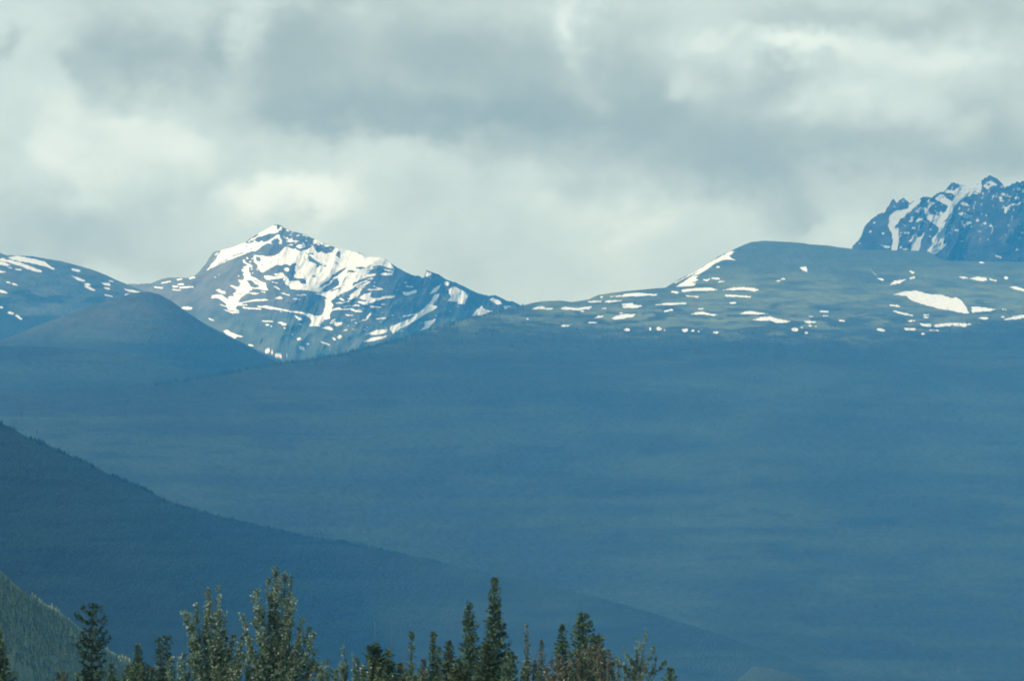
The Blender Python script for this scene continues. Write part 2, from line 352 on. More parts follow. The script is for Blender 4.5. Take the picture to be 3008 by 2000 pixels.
PK.l(12,400,285,480,302).p(365,325,480,310,440,338).p(0,350,120,310,340,262,260,290,120,390,0,480).p(780,300,830,320,820,340,760,355).l(8,585,403,600,403).l(6,590,438,660,440).l(6,275,620,370,632)
PK.l(6,400,180,450,212,505,270,v=0).l(6,110,108,240,165,v=0)
PK.at(0, 700, 3.104)
PK.l(10,1475,410,1555,392).l(10,1620,378,1655,372).l(12,1730,365,1770,355).e(1650,420,30,9,1705,636,48,14).l(11,1580,440,1620,440).l(10,1640,450,1760,442).l(10,1410,445,1480,452).l(8,1570,468,1640,472).l(10,2100,940,2145,945).l(9,2270,970,2305,978).l(11,2265,1045,2330,1055).l(7,1905,730,1945,748)
PK.at(540, 620, 3.267)
PK.e(820,1350,38,16,740,1425,20,9,1100,1228,18,13,1705,1320,18,9,1190,1273,18,6).l(12,630,1352,688,1372).l(9,630,1280,665,1292).l(10,880,1388,985,1388).l(9,1112,1300,1155,1316).l(12,1325,1258,1395,1282)

LH = Trace().at(0, 700, 3.104)
LH.p(-60,160,0,188,20,178,60,193,180,218,240,243,300,263,390,300,370,310,300,297,200,257,60,217,-60,200).p(70,175,150,161,260,178,410,213,440,243,505,280,480,284,400,252,260,224,120,197)
LH.p(-80,200,0,213,50,223,95,245,70,256,0,240).p(-60,290,0,295,65,308,0,316).l(8,80,268,105,272).l(8,145,286,190,290).l(10,65,400,90,405).l(12,115,415,150,424).p(-50,450,0,465,40,480,75,500,50,506,0,492)
LH.l(16,665,285,720,298).p(660,347,700,353,778,385,760,394,700,377).p(762,420,790,403,832,425,800,437).p(762,434,800,434,874,473,850,480,790,457)
LH.p(928,408,1000,408,1012,431,960,430).p(943,448,1007,454,1002,467,950,462).l(9,960,515,1020,530).p(1122,460,1180,468,1295,487,1250,500,1180,487).l(14,1145,515,1185,515).l(8,1000,390,1030,395)
LH.l(12,80,678,120,685).l(14,150,705,190,735).l(10,285,858,325,872).l(9,375,890,400,894).l(16,65,920,110,940).l(10,-20,628,20,628)

BN = Trace().at(1000, 700, 3.104)
BN.p(1738,642,1800,625,1860,620,1868,642,1800,647).l(11,1875,643,1930,640).p(2000,642,2040,626,2180,638,2295,623,2270,642,2150,657,2040,650).p(2003,807,2030,789,2092,791,2080,802).e(1700,733,14,6).l(6,2190,664,2215,664)
BN.l(8,2260,577,2359,574)
BN.at(1700, 660, 3.104)
BN.p(265,657,400,645,420,630,550,620,620,630,730,635,700,645,560,652,420,657).p(72,703,210,690,207,706,100,708).p(232,706,270,692,403,689,330,706,250,711).e(207,660,14,7).p(392,750,450,722,585,738,540,755,430,760)
BN.p(692,730,800,714,988,713,970,724,820,733).p(0,758,60,748,122,746,100,767,0,780).l(7,215,762,250,762).p(298,857,330,836,400,816,525,813,500,837,400,858,340,865)
BN.p(143,852,180,830,232,831,210,847).l(7,90,893,165,893).l(7,370,806,405,806).l(11,780,790,850,776).l(10,400,728,490,722)
BN.p(1028,817,1080,796,1140,793,1200,810,1273,822,1230,829,1130,818).p(1472,812,1520,793,1580,786,1640,800,1725,812,1600,818).p(1588,870,1650,846,1740,838,1800,853,1860,868,1945,885,1880,890,1810,898,1740,871,1660,875)
BN.e(440,957,26,13,652,950,9,16,732,948,23,17,780,960,6,6,970,962,28,15,1042,966,14,9,1095,972,7,7,1250,982,26,10,1972,957,28,16,2080,985,16,9,2035,937,11,5)
BN.p(933,607,950,588,1060,580,1150,573,1220,576,1268,594,1200,602,1050,602,950,614).p(1312,597,1400,575,1500,570,1600,578,1648,596,1600,607,1500,594,1400,598).p(1323,638,1400,638,1500,646,1578,655,1560,664,1400,657,1340,654)
BN.l(14,855,612,900,618).l(8,980,648,1090,658).l(10,1385,714,1430,712).l(7,1095,767,1135,767)
BN.p(888,565,960,518,1040,463,1092,468,1070,490,1092,505,1030,530,1068,535,1050,557,960,564).p(1040,460,1100,415,1200,342,1280,296,1390,240,1422,245,1370,290,1428,327,1360,316,1290,332,1230,362,1150,422,1080,460)
BN.l(7,880,530,1030,450,1200,350).e(1268,386,14,8).p(1128,493,1160,500,1202,487,1180,514,1150,512).l(10,1215,488,1280,494).l(7,1270,522,1320,516)
BN.p(2008,386,2077,383,2083,432,2045,417).l(9,1850,495,1880,495).l(7,1805,513,1840,511).l(11,2200,793,2270,795).l(8,2225,830,2270,832).l(9,2100,835,2130,837).p(2052,879,2100,876,2168,885,2150,897,2080,897).e(2110,920,14,6,2160,926,10,6)
BN.at(2400, 480, 3.015)
BN.p(676,1163,750,1138,820,1131,880,1128,950,1148,1020,1161,1110,1166,1190,1193,1240,1188,1290,1228,1327,1280,1343,1327,1270,1322,1180,1302,1100,1292,1000,1264,920,1242,860,1222,820,1202,790,1172)
BN.p(1368,1268,1400,1266,1480,1276,1574,1292,1540,1307,1450,1314,1373,1322).p(1250,1003,1310,1003,1342,1018,1300,1021).p(1353,1020,1420,1003,1503,1016,1503,1040,1430,1041).l(9,1530,1025,1590,1042).e(1675,1015,19,14,1458,880,22,8,940,1508,14,8)
BN.p(1706,1095,1750,1086,1833,1113,1900,1140,1833,1133,1750,1114).p(538,1020,560,1010,598,1033,570,1036).p(638,1077,680,1043,793,1024,740,1060,680,1073).l(10,825,1018,860,1008).p(812,948,873,963,840,978)
BN.l(6,465,930,530,1000,v=0.5).l(11,650,1255,730,1265).p(662,1301,700,1306,862,1345,840,1353,720,1328).l(10,30,1312,95,1315).l(6,55,1350,95,1352).l(13,200,1392,235,1396).p(522,1468,560,1458,613,1480,580,1491,550,1483)
BN.l(9,945,1343,985,1343).l(8,945,1365,985,1365).l(11,810,1395,860,1395).p(912,1418,1012,1423,1007,1447,930,1441).p(1028,1441,1070,1423,1200,1410,1290,1416,1378,1420,1300,1447,1200,1435,1060,1450)
BN.l(17,785,1465,865,1468).l(7,1000,1477,1075,1480).p(1416,1376,1470,1360,1528,1368,1500,1380).l(11,1630,1362,1660,1355).p(1637,1390,1700,1366,1800,1343,1900,1330,1900,1360,1760,1380).l(6,1640,1293,1680,1293)

RK = Trace().at(2500, 500, 6.03)
RK.p(820,710,900,710,1000,680,1040,620,1100,555,1200,505,1250,530,1200,600,1100,680,1060,730,990,750,940,830,860,870,840,940,780,990,780,1030,850,1020,840,1150,850,1250,820,1400,820,1430,710,1430,740,1250,720,1130,680,1050,655,960,680,920,665,840,700,790,760,740)
RK.p(1320,560,1400,510,1350,680,1300,740,1350,860,1440,940,1520,980,1580,1060,1560,1140,1490,1190,1430,1200,1450,1310,1400,1370,1340,1430,1460,1500,1560,1440,1690,1320,1620,1300,1640,1180,1690,1020,1720,900,1809,760,1809,560,1700,540,1640,440,1570,430,1540,480,1600,540,1700,600,1720,660,1640,760,1580,740,1560,830,1500,790,1400,790,1370,700,1420,620,1500,580,1440,570)
RK.p(1130,740,1200,650,1330,660,1330,720,1230,700,1190,760).p(1050,830,1100,820,1110,880,1080,920,990,910,1060,890).p(1130,920,1180,860,1260,850,1360,940,1320,940,1240,890,1170,920)
RK.p(1000,1270,1070,1220,1110,1140,1170,1150,1190,1200,1240,1170,1300,1100,1280,1180,1240,1240,1230,1330,1200,1430,1060,1430,1070,1330,1100,1290,1060,1260).p(500,1295,580,1340,700,1350,690,1380,600,1375)
RK.e(345,1085,22,22,565,1125,26,14,410,930,20,20,155,1290,14,10,990,1110,50,18,880,1115,18,12,870,1165,18,10,880,1370,20,24,970,1400,70,14,1110,1030,30,24,1400,1050,14,10,1395,1175,18,12).r(1460,480,1560,520,1540,535,1450,500)
RK.at(2740, 500, 6.03)
RK.p(480,240,600,280,800,250,860,170,870,330,840,410,740,370,650,470,600,460,480,540,400,620,350,740,320,850,270,950,220,1080,180,1310,250,1300,150,1400,40,1490,0,1480,0,1200,90,1110,110,1020,0,930,0,800,60,790,90,830,140,740,190,770,270,650,230,610,120,560,20,500,150,450,240,500,350,550,400,460,330,410,200,400,240,350,380,360,470,300)
RK.r(700,400,750,380,810,430,720,440).r(170,930,300,810,250,900).p(480,590,550,560,650,610,640,640,520,620).p(900,270,1020,180,1150,260,1020,290,980,350,900,290).e(980,255,40,22,v=0)
RK.p(450,770,530,740,700,810,620,860,540,840).p(490,880,550,880,540,1010,500,920).l(26,560,980,660,930).e(420,1065,36,16,515,1255,40,16,925,940,34,18,1030,990,28,16,790,890,28,30)
RK.p(1230,620,1310,660,1400,590,1480,600,1570,560,1540,610,1400,630,1340,670,1290,770,1260,760,1270,670).e(1200,500,35,30,1220,545,50,14,1340,465,60,14,1490,490,50,25,1530,340,40,30,1250,430,30,22,1600,370,20,40,1590,1110,36,20,1490,1410,24,10).l(22,1120,1515,1200,1545).l(24,1280,1100,1290,1160)
RK.l(30,1330,760,1370,900,1350,1110,v=0.28).l(34,1290,1000,1260,1300,v=0.25).l(26,840,560,900,640,v=0.28)

# ------------------------------------------------------------------ terrain layers
class Layer:
    """a hill side: its crest line, its distance along the crest and its fall towards the viewer give a real 3-D slope"""
    def __init__(s, sky, dist, slope, relief, rlen, seed, kind='fbm', smooth=90, ext=1800):
        s.sky = np.array(sky, float).reshape(-1, 2); s.dist = np.array(dist, float).reshape(-1, 2)
        s.smooth = smooth; s.ext = ext; s.m = slope; s.relief = relief; s.rlen = rlen; s.seed = seed; s.kind = kind
    def crest(s, px):
        y = np.interp(px, s.sky[:, 0], s.sky[:, 1])
        # outside the drawn crest the hill runs on and sinks slowly into the valley
        out = np.maximum(s.sky[0, 0] - px, px - s.sky[-1, 0])
        t = np.clip(out / s.ext, 0, 1)
        return y + (2080 - y) * t * t * (3 - 2 * t) + (fbm(px / 170, px * 0, s.seed + 31, 4) * 150) * np.clip(out / 150, 0, 1) * (1 - t)
    def depth(s, px, py):
        yc = s.crest(px)
        m = s.m
        if not hasattr(s, 'grid'):                              # broad form of the hill, without the kinks of the crest line
            gx = np.arange(s.sky[0, 0] - s.ext - 300, s.sky[-1, 0] + s.ext + 300, 4.0)
            _, g = ray(gx, s.crest(gx)); a = np.interp(gx, s.dist[:, 0], s.dist[:, 1]) * (m - g)
            w = np.exp(-0.5 * (np.arange(-3 * s.smooth, 3 * s.smooth + 1, 4.0) / s.smooth) ** 2); w /= w.sum()
            h = len(w) // 2; a = np.convolve(np.r_[np.full(h, a[0]), a, np.full(len(w) - 1 - h, a[-1])], w, 'valid')
            s.grid = (gx, a)
        Yc = np.interp(px, s.dist[:, 0], s.dist[:, 1])
        _, t = ray(px, py)
        Y = np.interp(px, s.grid[0], s.grid[1]) / np.maximum(m - t, 0.02)
        k = Yc * 2 * HF / 3008                                  # metres per pixel
        gx = px * k / s.rlen; gy = (py * k) * (1.6 if s.kind == 'ridge' else 2.2) / s.rlen
        nz = ridged(gx + gy * 0.25, gy * 0.45, s.seed) if s.kind == 'ridge' else fbm(gx, gy, s.seed)
        return Y - nz * s.relief
    def surf(s, px, py):
        Y = s.depth(px, py); u, t = ray(px, py)
        return np.stack([u * Y, Y, CAMZ + t * Y], -1)
    def build(s, name, x0, x1, dx, rows, mat, tint, snow=None, jag=0.0, jlen=8.0, back=1500.0):
        px = np.concatenate([np.arange(x0 - s.ext, x0, 24), np.arange(x0, x1 + dx, dx), np.arange(x1 + 24, x1 + s.ext, 24)]); yc = s.crest(px)
        if jag: yc = yc + (ridged if s.kind == 'ridge' else fbm)(px / jlen, px * 0, s.seed + 50, 4) * (-jag)
        rows = np.asarray(rows, float)                          # pixels below the crest
        PX = np.repeat(px[None], len(rows), 0); PY = yc[None] + rows[:, None]
        V = s.surf(PX, PY)
        # foot: run each column down its slope to below the ground
        low = V[-1].copy(); run = (low[:, 2] + 40) / s.m
        feet = []
        for f in (0.5, 1.0):
            q = low.copy(); q[:, 1] -= run * f; q[:, 2] -= (low[:, 2] + 40) * f; feet.append(q)
        # far side
        top = V[0].copy(); backs = []
        for f, drop in ((0.02, .004), (0.06, .03), (0.15, .10), (0.4, .38), (1.0, 1.0)):
            q = top.copy(); q[:, 1] += back * f; q[:, 2] = top[:, 2] - (top[:, 2] + 40) * drop
            q[:, 2] += fbm(q[:, 0] / 120, q[:, 1] / 120, s.seed + 9) * 20 * min(f, 0.4)
            backs.append(q)
        A = np.concatenate([np.stack(backs[::-1]), V, np.stack(feet)], 0)
        nr, nc = A.shape[:2]
        idx = np.arange(nr * nc).reshape(nr, nc)
        F = np.stack([idx[:-1, :-1], idx[1:, :-1], idx[1:, 1:], idx[:-1, 1:]], -1).reshape(-1, 4)
        PXa = np.repeat(px[None], nr, 0); PYa = np.concatenate([np.repeat(PY[:1], len(backs), 0), PY, np.repeat(PY[-1:], 2, 0)], 0)
        T = tint(PXa.ravel(), PYa.ravel(), A.reshape(-1, 3))
        sn = np.zeros(nr * nc)
        if snow is not None:
            X_, Y_ = PXa.ravel(), PYa.ravel()
            wx = fbm(X_ / 6, Y_ / 4, 3, 3) * 4.0; wy = fbm(X_ / 6, Y_ / 4, 13, 3) * 2.4
            sn = snow(X_, Y_, X_ + wx, Y_ + wy)
        return mesh_obj(name, A.reshape(-1, 3), F, mat, attrs={'ground_tint': T, 'snow': sn})
def lerp(a, b, f): return np.asarray(a) * (1 - f[:, None]) + np.asarray(b) * f[:, None]
def sstep(a, b, x): t = np.clip((x - a) / (b - a), 0, 1); return t * t * (3 - 2 * t)

FOREST_A = (0.011, 0.020, 0.016); FOREST_B = (0.025, 0.042, 0.026)  # albedo kept low: cloud shade over the slopes is put into these colours
def forest_tint(X, Y, P):
    n = fbm(P[:, 0] / 260, P[:, 1] / 700, 48, 6)
    band = fbm(X / 420 + Y / 900, Y / 30, 88, 5)                # stands of different age lie in long level strips
    f = sstep(-0.22, 0.25, n * 0.6 + band * 0.9)
    t = lerp(FOREST_A, FOREST_B, f)
    old = sstep(0.10, 0.2, fbm(X / 160, Y / 14, 98, 4))
    return t * (1 - 0.45 * old[:, None])

# --- rocky mountain, far right
rock = Layer([2300,760,2420,745,2503,732,2505,719,2523,709,2533,686,2538,669,2546,659,2566,639,2586,626,2592,621,2596,629,2603,616,2612,603,2619,588,2626,586,2634,596,2647,583,2655,584,2672,599,2692,589,2718,579,2738,583,2752,570,2768,565,2781,553,2795,538,2808,537,2825,545,2851,550,2874,540,2884,530,2898,519,2911,518,2931,528,2944,538,2951,550,2964,548,2977,538,3008,532,3060,520,3120,540,3200,600,3330,700,3420,760],
             [2300,16300,2550,16000,2700,15800,2850,15900,2960,15600,3100,15800,3420,16300], 1.25, 110, 110, 4, 'ridge', 40)
def rock_tint(X, Y, P):
    n = fbm(X / 40, Y / 26, 5)
    t = lerp((0.007, 0.010, 0.012), (0.028, 0.032, 0.032), sstep(-0.25, 0.3, n))
    return t
def rock_snow(X, Y, Xw, Yw):
    s = RK.eval(Xw, Yw)
    sp = sstep(0.17, 0.26, fbm(X / 7 + Y / 30, Y / 10 - X / 60, 77, 5)) * sstep(2520, 2700, X) * sstep(780, 640, Y) * 0.85
    return np.maximum(s, sp * 0.8)
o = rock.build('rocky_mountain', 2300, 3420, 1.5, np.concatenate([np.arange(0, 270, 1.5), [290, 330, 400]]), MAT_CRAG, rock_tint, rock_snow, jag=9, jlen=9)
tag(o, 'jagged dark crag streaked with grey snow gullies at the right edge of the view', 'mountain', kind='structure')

# --- central snowy peak with the saddle to its left
peak = Layer([-300,900,200,870,341,845,380,834,406,835,445,832,477,819,503,815,548,817,570,811,580,803,596,785,607,772,614,758,628,740,648,736,672,730,699,721,721,712,736,700,760,686,785,672,806,661,819,660,834,669,858,681,886,685,904,693,938,709,962,718,987,729,1018,735,1054,742,1079,755,1112,756,1131,760,1145,771,1166,785,1184,795,1209,808,1229,810,1243,817,1248,806,1253,794,1271,800,1292,808,1309,821,1338,830,1370,845,1403,861,1435,869,1454,867,1470,874,1493,885,1504,884,1532,898,1600,925,1750,960,2000,1010],
             [-300,15900,400,15300,600,15100,760,14850,950,15000,1150,14800,1350,15150,1550,15400,2000,15800], 0.62, 150, 200, 21, 'ridge', 110)
def peak_tint(X, Y, P):
    n = fbm(X / 60, Y / 22, 8); n2 = fbm(X / 14, Y / 7, 18)
    f = sstep(-0.2, 0.25, n + 0.4 * n2)
    t = lerp((0.035, 0.055, 0.065), (0.075, 0.09, 0.085), f)
    scree = sstep(900, 700, X - (Y - 760) * 0.2 + n * 160 + n2 * 60) * sstep(650, 740, Y) * sstep(950, 850, Y + n * 60)
    grass = sstep(870, 960, Y + n * 90 - (X - 700) * 0.05)
    t = t * (1 - scree[:, None]) + lerp((0.118, 0.122, 0.10), (0.095, 0.11, 0.09), f) * scree[:, None]
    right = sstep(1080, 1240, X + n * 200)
    t = t * (1 - 0.45 * right[:, None])  # right flank darkened: the shade on that side is put into the tint
    t = t * (1 - grass[:, None]) + lerp((0.055, 0.085, 0.065), (0.085, 0.105, 0.075), f) * grass[:, None]
    cl = sstep(700, 640, X) * sstep(735, 760, Y) * sstep(815, 790, Y + (650 - X) * .6)
    return t
def peak_snow(X, Y, Xw, Yw):
    s = PK.eval(Xw, Yw)
    crag = sstep(0.16, 0.24, fbm(X / 11, Y / 6, 71, 4)) * ((X > 820) & (X < 1010) & (Y < 735 + (X - 820) * .25)) 
    fleck = sstep(0.27, 0.33, fbm(X / 16, Y / 4.5, 91, 4)) * ((X > 1000) & (X < 1350) & (Y > 830) & (Y < 980))
    return np.maximum(s, np.maximum(crag * 0.8, fleck * 0.8))
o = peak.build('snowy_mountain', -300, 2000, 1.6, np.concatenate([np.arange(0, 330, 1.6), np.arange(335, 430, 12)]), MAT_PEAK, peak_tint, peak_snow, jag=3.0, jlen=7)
tag(o, 'pointed central peak with snow in its bowl and gullies', 'mountain', kind='structure')

# --- rounded hill at the left
lhill = Layer([-500,760,-200,730,0,743,19,750,48,751,97,753,135,760,180,767,225,779,274,793,316,810,341,822,380,838,430,860,500,900,600,950,760,1030,900,1090],
              [-500,13900,0,14100,300,14300,500,14200,900,13700], 0.42, 60, 380, 33)
def lhill_tint(X, Y, P):
    n = fbm(X / 50, Y / 16, 28); f = sstep(-0.25, 0.25, n)
    t = lerp((0.045, 0.07, 0.06), (0.085, 0.105, 0.08), f)
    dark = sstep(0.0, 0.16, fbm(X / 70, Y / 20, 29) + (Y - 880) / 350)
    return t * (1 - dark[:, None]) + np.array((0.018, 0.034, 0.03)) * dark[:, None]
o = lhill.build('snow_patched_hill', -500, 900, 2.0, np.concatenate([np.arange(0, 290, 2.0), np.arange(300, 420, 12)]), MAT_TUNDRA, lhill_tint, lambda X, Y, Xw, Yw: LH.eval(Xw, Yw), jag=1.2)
tag(o, 'rounded green grey hill with thin snow streaks at the left edge', 'hill', kind='structure')

# --- smooth cone shaped hill in front of the saddle
cone = Layer([-300,1080,0,1000,142,944,200,925,277,893,335,879,387,861,432,856,464,863,503,884,548,916,606,954,644,977,709,1006,760,1035,815,1064,900,1100,1000,1140],
             [-300,11500,432,11400,1000,11900], 0.45, 40, 420, 41)
def cone_tint(X, Y, P):
    n = fbm(X / 60, Y / 22, 38); f = sstep(-0.3, 0.3, n)
    t = lerp((0.034, 0.046, 0.034), (0.054, 0.060, 0.045), f)
    wood = sstep(925, 1025, Y + n * 60 + fbm(X / 30, Y / 12, 39) * 50)
    return t * (1 - wood[:, None]) + forest_tint(X, Y, P) * wood[:, None]
o = cone.build('round_topped_hill', -300, 1000, 3, np.concatenate([np.arange(0, 240, 3.0), np.arange(250, 380, 20)]), MAT_TUNDRA, cone_tint, jag=1.0)
tag(o, 'bare grey blue hill with a rounded top in front of the saddle', 'hill', kind='structure')

# --- dark wooded spur on the left
spur = Layer([-500,960,0,1016,150,1018,267,1026,354,1036,412,1047,451,1054,483,1067,560,1088,700,1105,900,1150],
             [-500,10000,0,10100,900,10500], 0.35, 50, 300, 45)
o = spur.build('wooded_spur', -500, 900, 4, np.concatenate([np.arange(0, 240, 4.0), np.arange(250, 400, 20)]), MAT_TUNDRA, forest_tint, jag=3.0, jlen=12)
tag(o, 'dark blue wooded spur below the left hill', 'hill', kind='structure')

# --- the long forested bench rising to the bare dome on the right
bench = Layer([-700,1200,-300,1172,0,1158,161,1141,354,1133,483,1122,650,1095,815,1064,907,1055,999,1039,1064,1022,1145,1003,1206,987,1274,964,1338,946,1383,932,1451,916,1532,898,1564,890,1590,885,1648,883,1680,887,1700,884,1729,879,1758,866,1819,857,1874,852,1925,847,1954,845,1990,823,2032,802,2070,779,2112,753,2157,732,2183,720,2206,711,2244,707,2296,710,2351,713,2380,718,2431,721,2460,726,2503,731,2533,734,2599,735,2698,736,2732,742,2765,762,2798,767,2897,768,3008,770,3200,775,3400,800],
              [-700,8600,161,8800,815,9800,1532,11800,1950,12800,2250,13400,2700,13800,3400,14000], 0.26, 130, 800, 55, smooth=200)
def treeline(X):
    return np.interp(X, [500, 900, 1150, 1250, 1450, 1700, 1900, 2100, 2400, 2600, 2750, 2850, 3008, 3200], [1080, 1050, 1003, 985, 955, 972, 985, 985, 992, 995, 976, 958, 940, 930])
def bench_tint(X, Y, P):
    n = fbm(X / 90, Y / 10, 58); n2 = fbm(X / 16, Y / 6, 68)
    f = sstep(-0.22, 0.22, n)
    t = lerp((0.050, 0.080, 0.070), (0.125, 0.160, 0.085), f * sstep(740, 860, Y))
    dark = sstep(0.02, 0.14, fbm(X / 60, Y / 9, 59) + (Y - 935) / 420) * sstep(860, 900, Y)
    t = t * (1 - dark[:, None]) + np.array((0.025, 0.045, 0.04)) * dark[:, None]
    fz = sstep(-45, 48, Y - treeline(X) + n * 30 + n2 * 40)
    return t * (1 - fz[:, None]) + forest_tint(X, Y, P) * fz[:, None]
rows = np.concatenate([np.arange(0, 330, 2.2), np.arange(334, 1500, 9)])
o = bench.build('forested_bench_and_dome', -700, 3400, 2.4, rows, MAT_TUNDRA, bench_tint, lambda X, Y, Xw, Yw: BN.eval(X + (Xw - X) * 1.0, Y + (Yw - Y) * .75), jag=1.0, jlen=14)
tag(o, 'long dark forested slope rising to a bare dome with snow patches', 'hill', kind='structure')

# --- nearer wooded ridge coming in from the left
ridge = Layer([-600,1010,-200,1150,0,1242,42,1259,76,1282,123,1299,157,1312,203,1337,254,1356,305,1384,352,1403,424,1431,458,1456,509,1477,551,1488,636,1513,721,1532,848,1562,950,1579,1100,1606,1275,1645,1500,1695,1785,1760,2040,1837,2300,1925,2500,2000,2800,2100],
              [-600,4600,0,5000,450,6000,900,7200,1275,7600,2040,7900,2800,8000], 0.30, 60, 300, 65, smooth=200)
o = ridge.build('wooded_ridge', -600, 2800, 3, np.concatenate([np.arange(0, 500, 5.0), np.arange(510, 1100, 20)]), MAT_NEARHILL, forest_tint, jag=5, jlen=16)
tag(o, 'dark blue wooded ridge falling from the left edge to the valley', 'hill', kind='structure')

# --- near green hillside, bottom left
near = Layer([-500,1250,-200,1500,0,1690,24,1712,44,1734,68,1751,98,1762,128,1780,166,1795,178,1815,208,1838,231,1866,267,1890,326,1925,371,1940,400,1955,500,2010,700,2100],
             [-500,2300,0,2500,400,2900,700,3100], 0.55, 25, 60, 75, ext=1500)
def near_tint(X, Y, P):
    f = sstep(-0.2, 0.25, fbm(P[:, 0] / 14, P[:, 2] / 9, 78))
    return lerp((0.085, 0.13, 0.075), (0.115, 0.16, 0.085), f)
o = near.build('green_hillside', -500, 700, 3, np.concatenate([np.arange(0, 420, 4.0), np.arange(430, 700, 20)]), MAT_NEARHILL, near_tint, jag=4, jlen=10)
tag(o, 'near green wooded hillside in the bottom left corner', 'hill', kind='structure')

# --- pale clearing on a low mound, bottom right
mound = Layer([2120,2030,2180,1985,2214,1954,2265,1960,2320,1975,2376,1999,2440,2030,2520,2070],
              [2120,6500,2520,6500], 0.30, 6, 80, 85, ext=160)
o = mound.build('grassy_mound', 2120, 2520, 3, np.arange(0, 120, 4.0), MAT_NEARHILL, lambda X, Y, P: np.tile((0.026, 0.044, 0.030), (len(X), 1)), back=260)
tag(o, 'small pale green grassy mound at the bottom edge right of the trees', 'mound', kind='structure')

# --- valley floor
gm, gt, gb = new_mat('valley_grass')
tcn = gt.nodes.new('ShaderNodeTexCoord'); nz = gt.nodes.new('ShaderNodeTexNoise'); nz.inputs['Scale'].default_value = 0.05; nz.inputs['Detail'].default_value = 8
gt.links.new(tcn.outputs['Object'], nz.inputs['Vector'])
rp = gt.nodes.new('ShaderNodeValToRGB'); gt.links.new(nz.outputs['Fac'], rp.inputs[0])
rp.color_ramp.elements[0].position = 0.35; rp.color_ramp.elements[0].color = (0.03, 0.05, 0.02, 1)
rp.color_ramp.elements[1].position = 0.65; rp.color_ramp.elements[1].color = (0.09, 0.12, 0.05, 1)
gt.links.new(rp.outputs[0], gb.inputs['Base Color'])
gx = np.linspace(-6800, 6800, 80); gy = np.linspace(-900, 17800, 110)
GX, GY = np.meshgrid(gx, gy); GZ = np.zeros_like(GX)
idx = np.arange(GX.size).reshape(GX.shape)
o = mesh_obj('ground', np.stack([GX, GY, GZ], -1).reshape(-1, 3), np.stack([idx[:-1, :-1], idx[:-1, 1:], idx[1:, 1:], idx[1:, :-1]], -1).reshape(-1, 4), gm)
tag(o, 'flat valley floor under grass and scrub', 'ground', kind='structure')

# ------------------------------------------------------------------ far woods: small conifers massed on the slopes
def tiny_conifers(name, layer, X, Y, h0, h1, cols, seed, sides=5, tiers=3, fat=(0.13, 0.22)):
    rng = np.random.default_rng(seed)
    base = layer.surf(X, Y); n = len(X)
    H = rng.uniform(h0, h1, n); R = H * rng.uniform(*fat, n)
    base[:, 2] -= H * 0.12
    vs = []; fs = []
    ang = np.linspace(0, 2 * np.pi, sides, endpoint=False)
    off = 0
    per = []
    for k in range(tiers):
        z0 = 0.05 + 0.85 * k / tiers; z1 = min(1.0, z0 + 1.35 / tiers); rr = 1 - 0.8 * k / tiers
        ring = np.zeros((n, sides + 1, 3)); ph = rng.uniform(0, 6, n)
        for j in range(sides):
            q = R * rr * rng.uniform(0.6, 1.25, n)
            ring[:, j, 0] = base[:, 0] + np.cos(ang[j] + ph) * q
            ring[:, j, 1] = base[:, 1] + np.sin(ang[j] + ph) * q
            ring[:, j, 2] = base[:, 2] + H * (z0 + rng.uniform(-.03, .03, n))
        ring[:, sides, :2] = base[:, :2]; ring[:, sides, 2] = base[:, 2] + H * z1
        vs.append(ring.reshape(-1, 3))
        o0 = off + np.arange(n) * (sides + 1)
        for j in range(sides):
            fs.append(np.stack([o0 + j, o0 + (j + 1) % sides, o0 + sides], 1))
        off += n * (sides + 1)
    c = np.array(cols)[rng.integers(0, len(cols), n)] * rng.uniform(0.7, 1.35, (n, 1))
    C = np.concatenate([np.repeat(c, sides + 1, 0)] * tiers, 0)
    return mesh_obj(name, np.concatenate(vs), np.concatenate(fs), MAT_FAR_TREES, smooth=False, attrs={'leaf_tint': C})
rng = np.random.default_rng(5)
DK = [(0.014, 0.028, 0.02), (0.018, 0.034, 0.022), (0.012, 0.024, 0.018), (0.022, 0.040, 0.024)]
# near hillside
n = 2600; X = rng.uniform(-120, 430, n); Y = near.crest(X) + np.abs(rng.normal(0, 1, n)) ** 1.0 * 140 + 1
Xc = rng.uniform(-120, 430, 420); X = np.r_[X, Xc]; Y = np.r_[Y, near.crest(Xc) + rng.uniform(2, 14, 420)]
o = tiny_conifers('forest', near, X, Y, 2.4, 6.2, [(0.13, 0.18, 0.10), (0.145, 0.195, 0.105), (0.105, 0.155, 0.095), (0.16, 0.20, 0.10), (0.12, 0.17, 0.10), (0.19, 0.225, 0.11)], 1, 6, 4, (0.16, 0.42))
tag(o, 'mixed green wood covering the near hillside', 'forest', kind='stuff')
# left ridge: along the crest and down the face
n = 1500; X = rng.uniform(-100, 1300, n); X = X[vnoise(X / 16, X * 0, 6) > rng.uniform(0.1, 0.8, n)]; Y = ridge.crest(X) + rng.uniform(0, 9, len(X))
o = tiny_conifers('forest', ridge, X, Y, 2.5, 7.5, [tuple(0.65 * v for v in c) for c in DK], 2)
tag(o, 'dark conifer wood covering the ridge on the left', 'forest', kind='stuff')
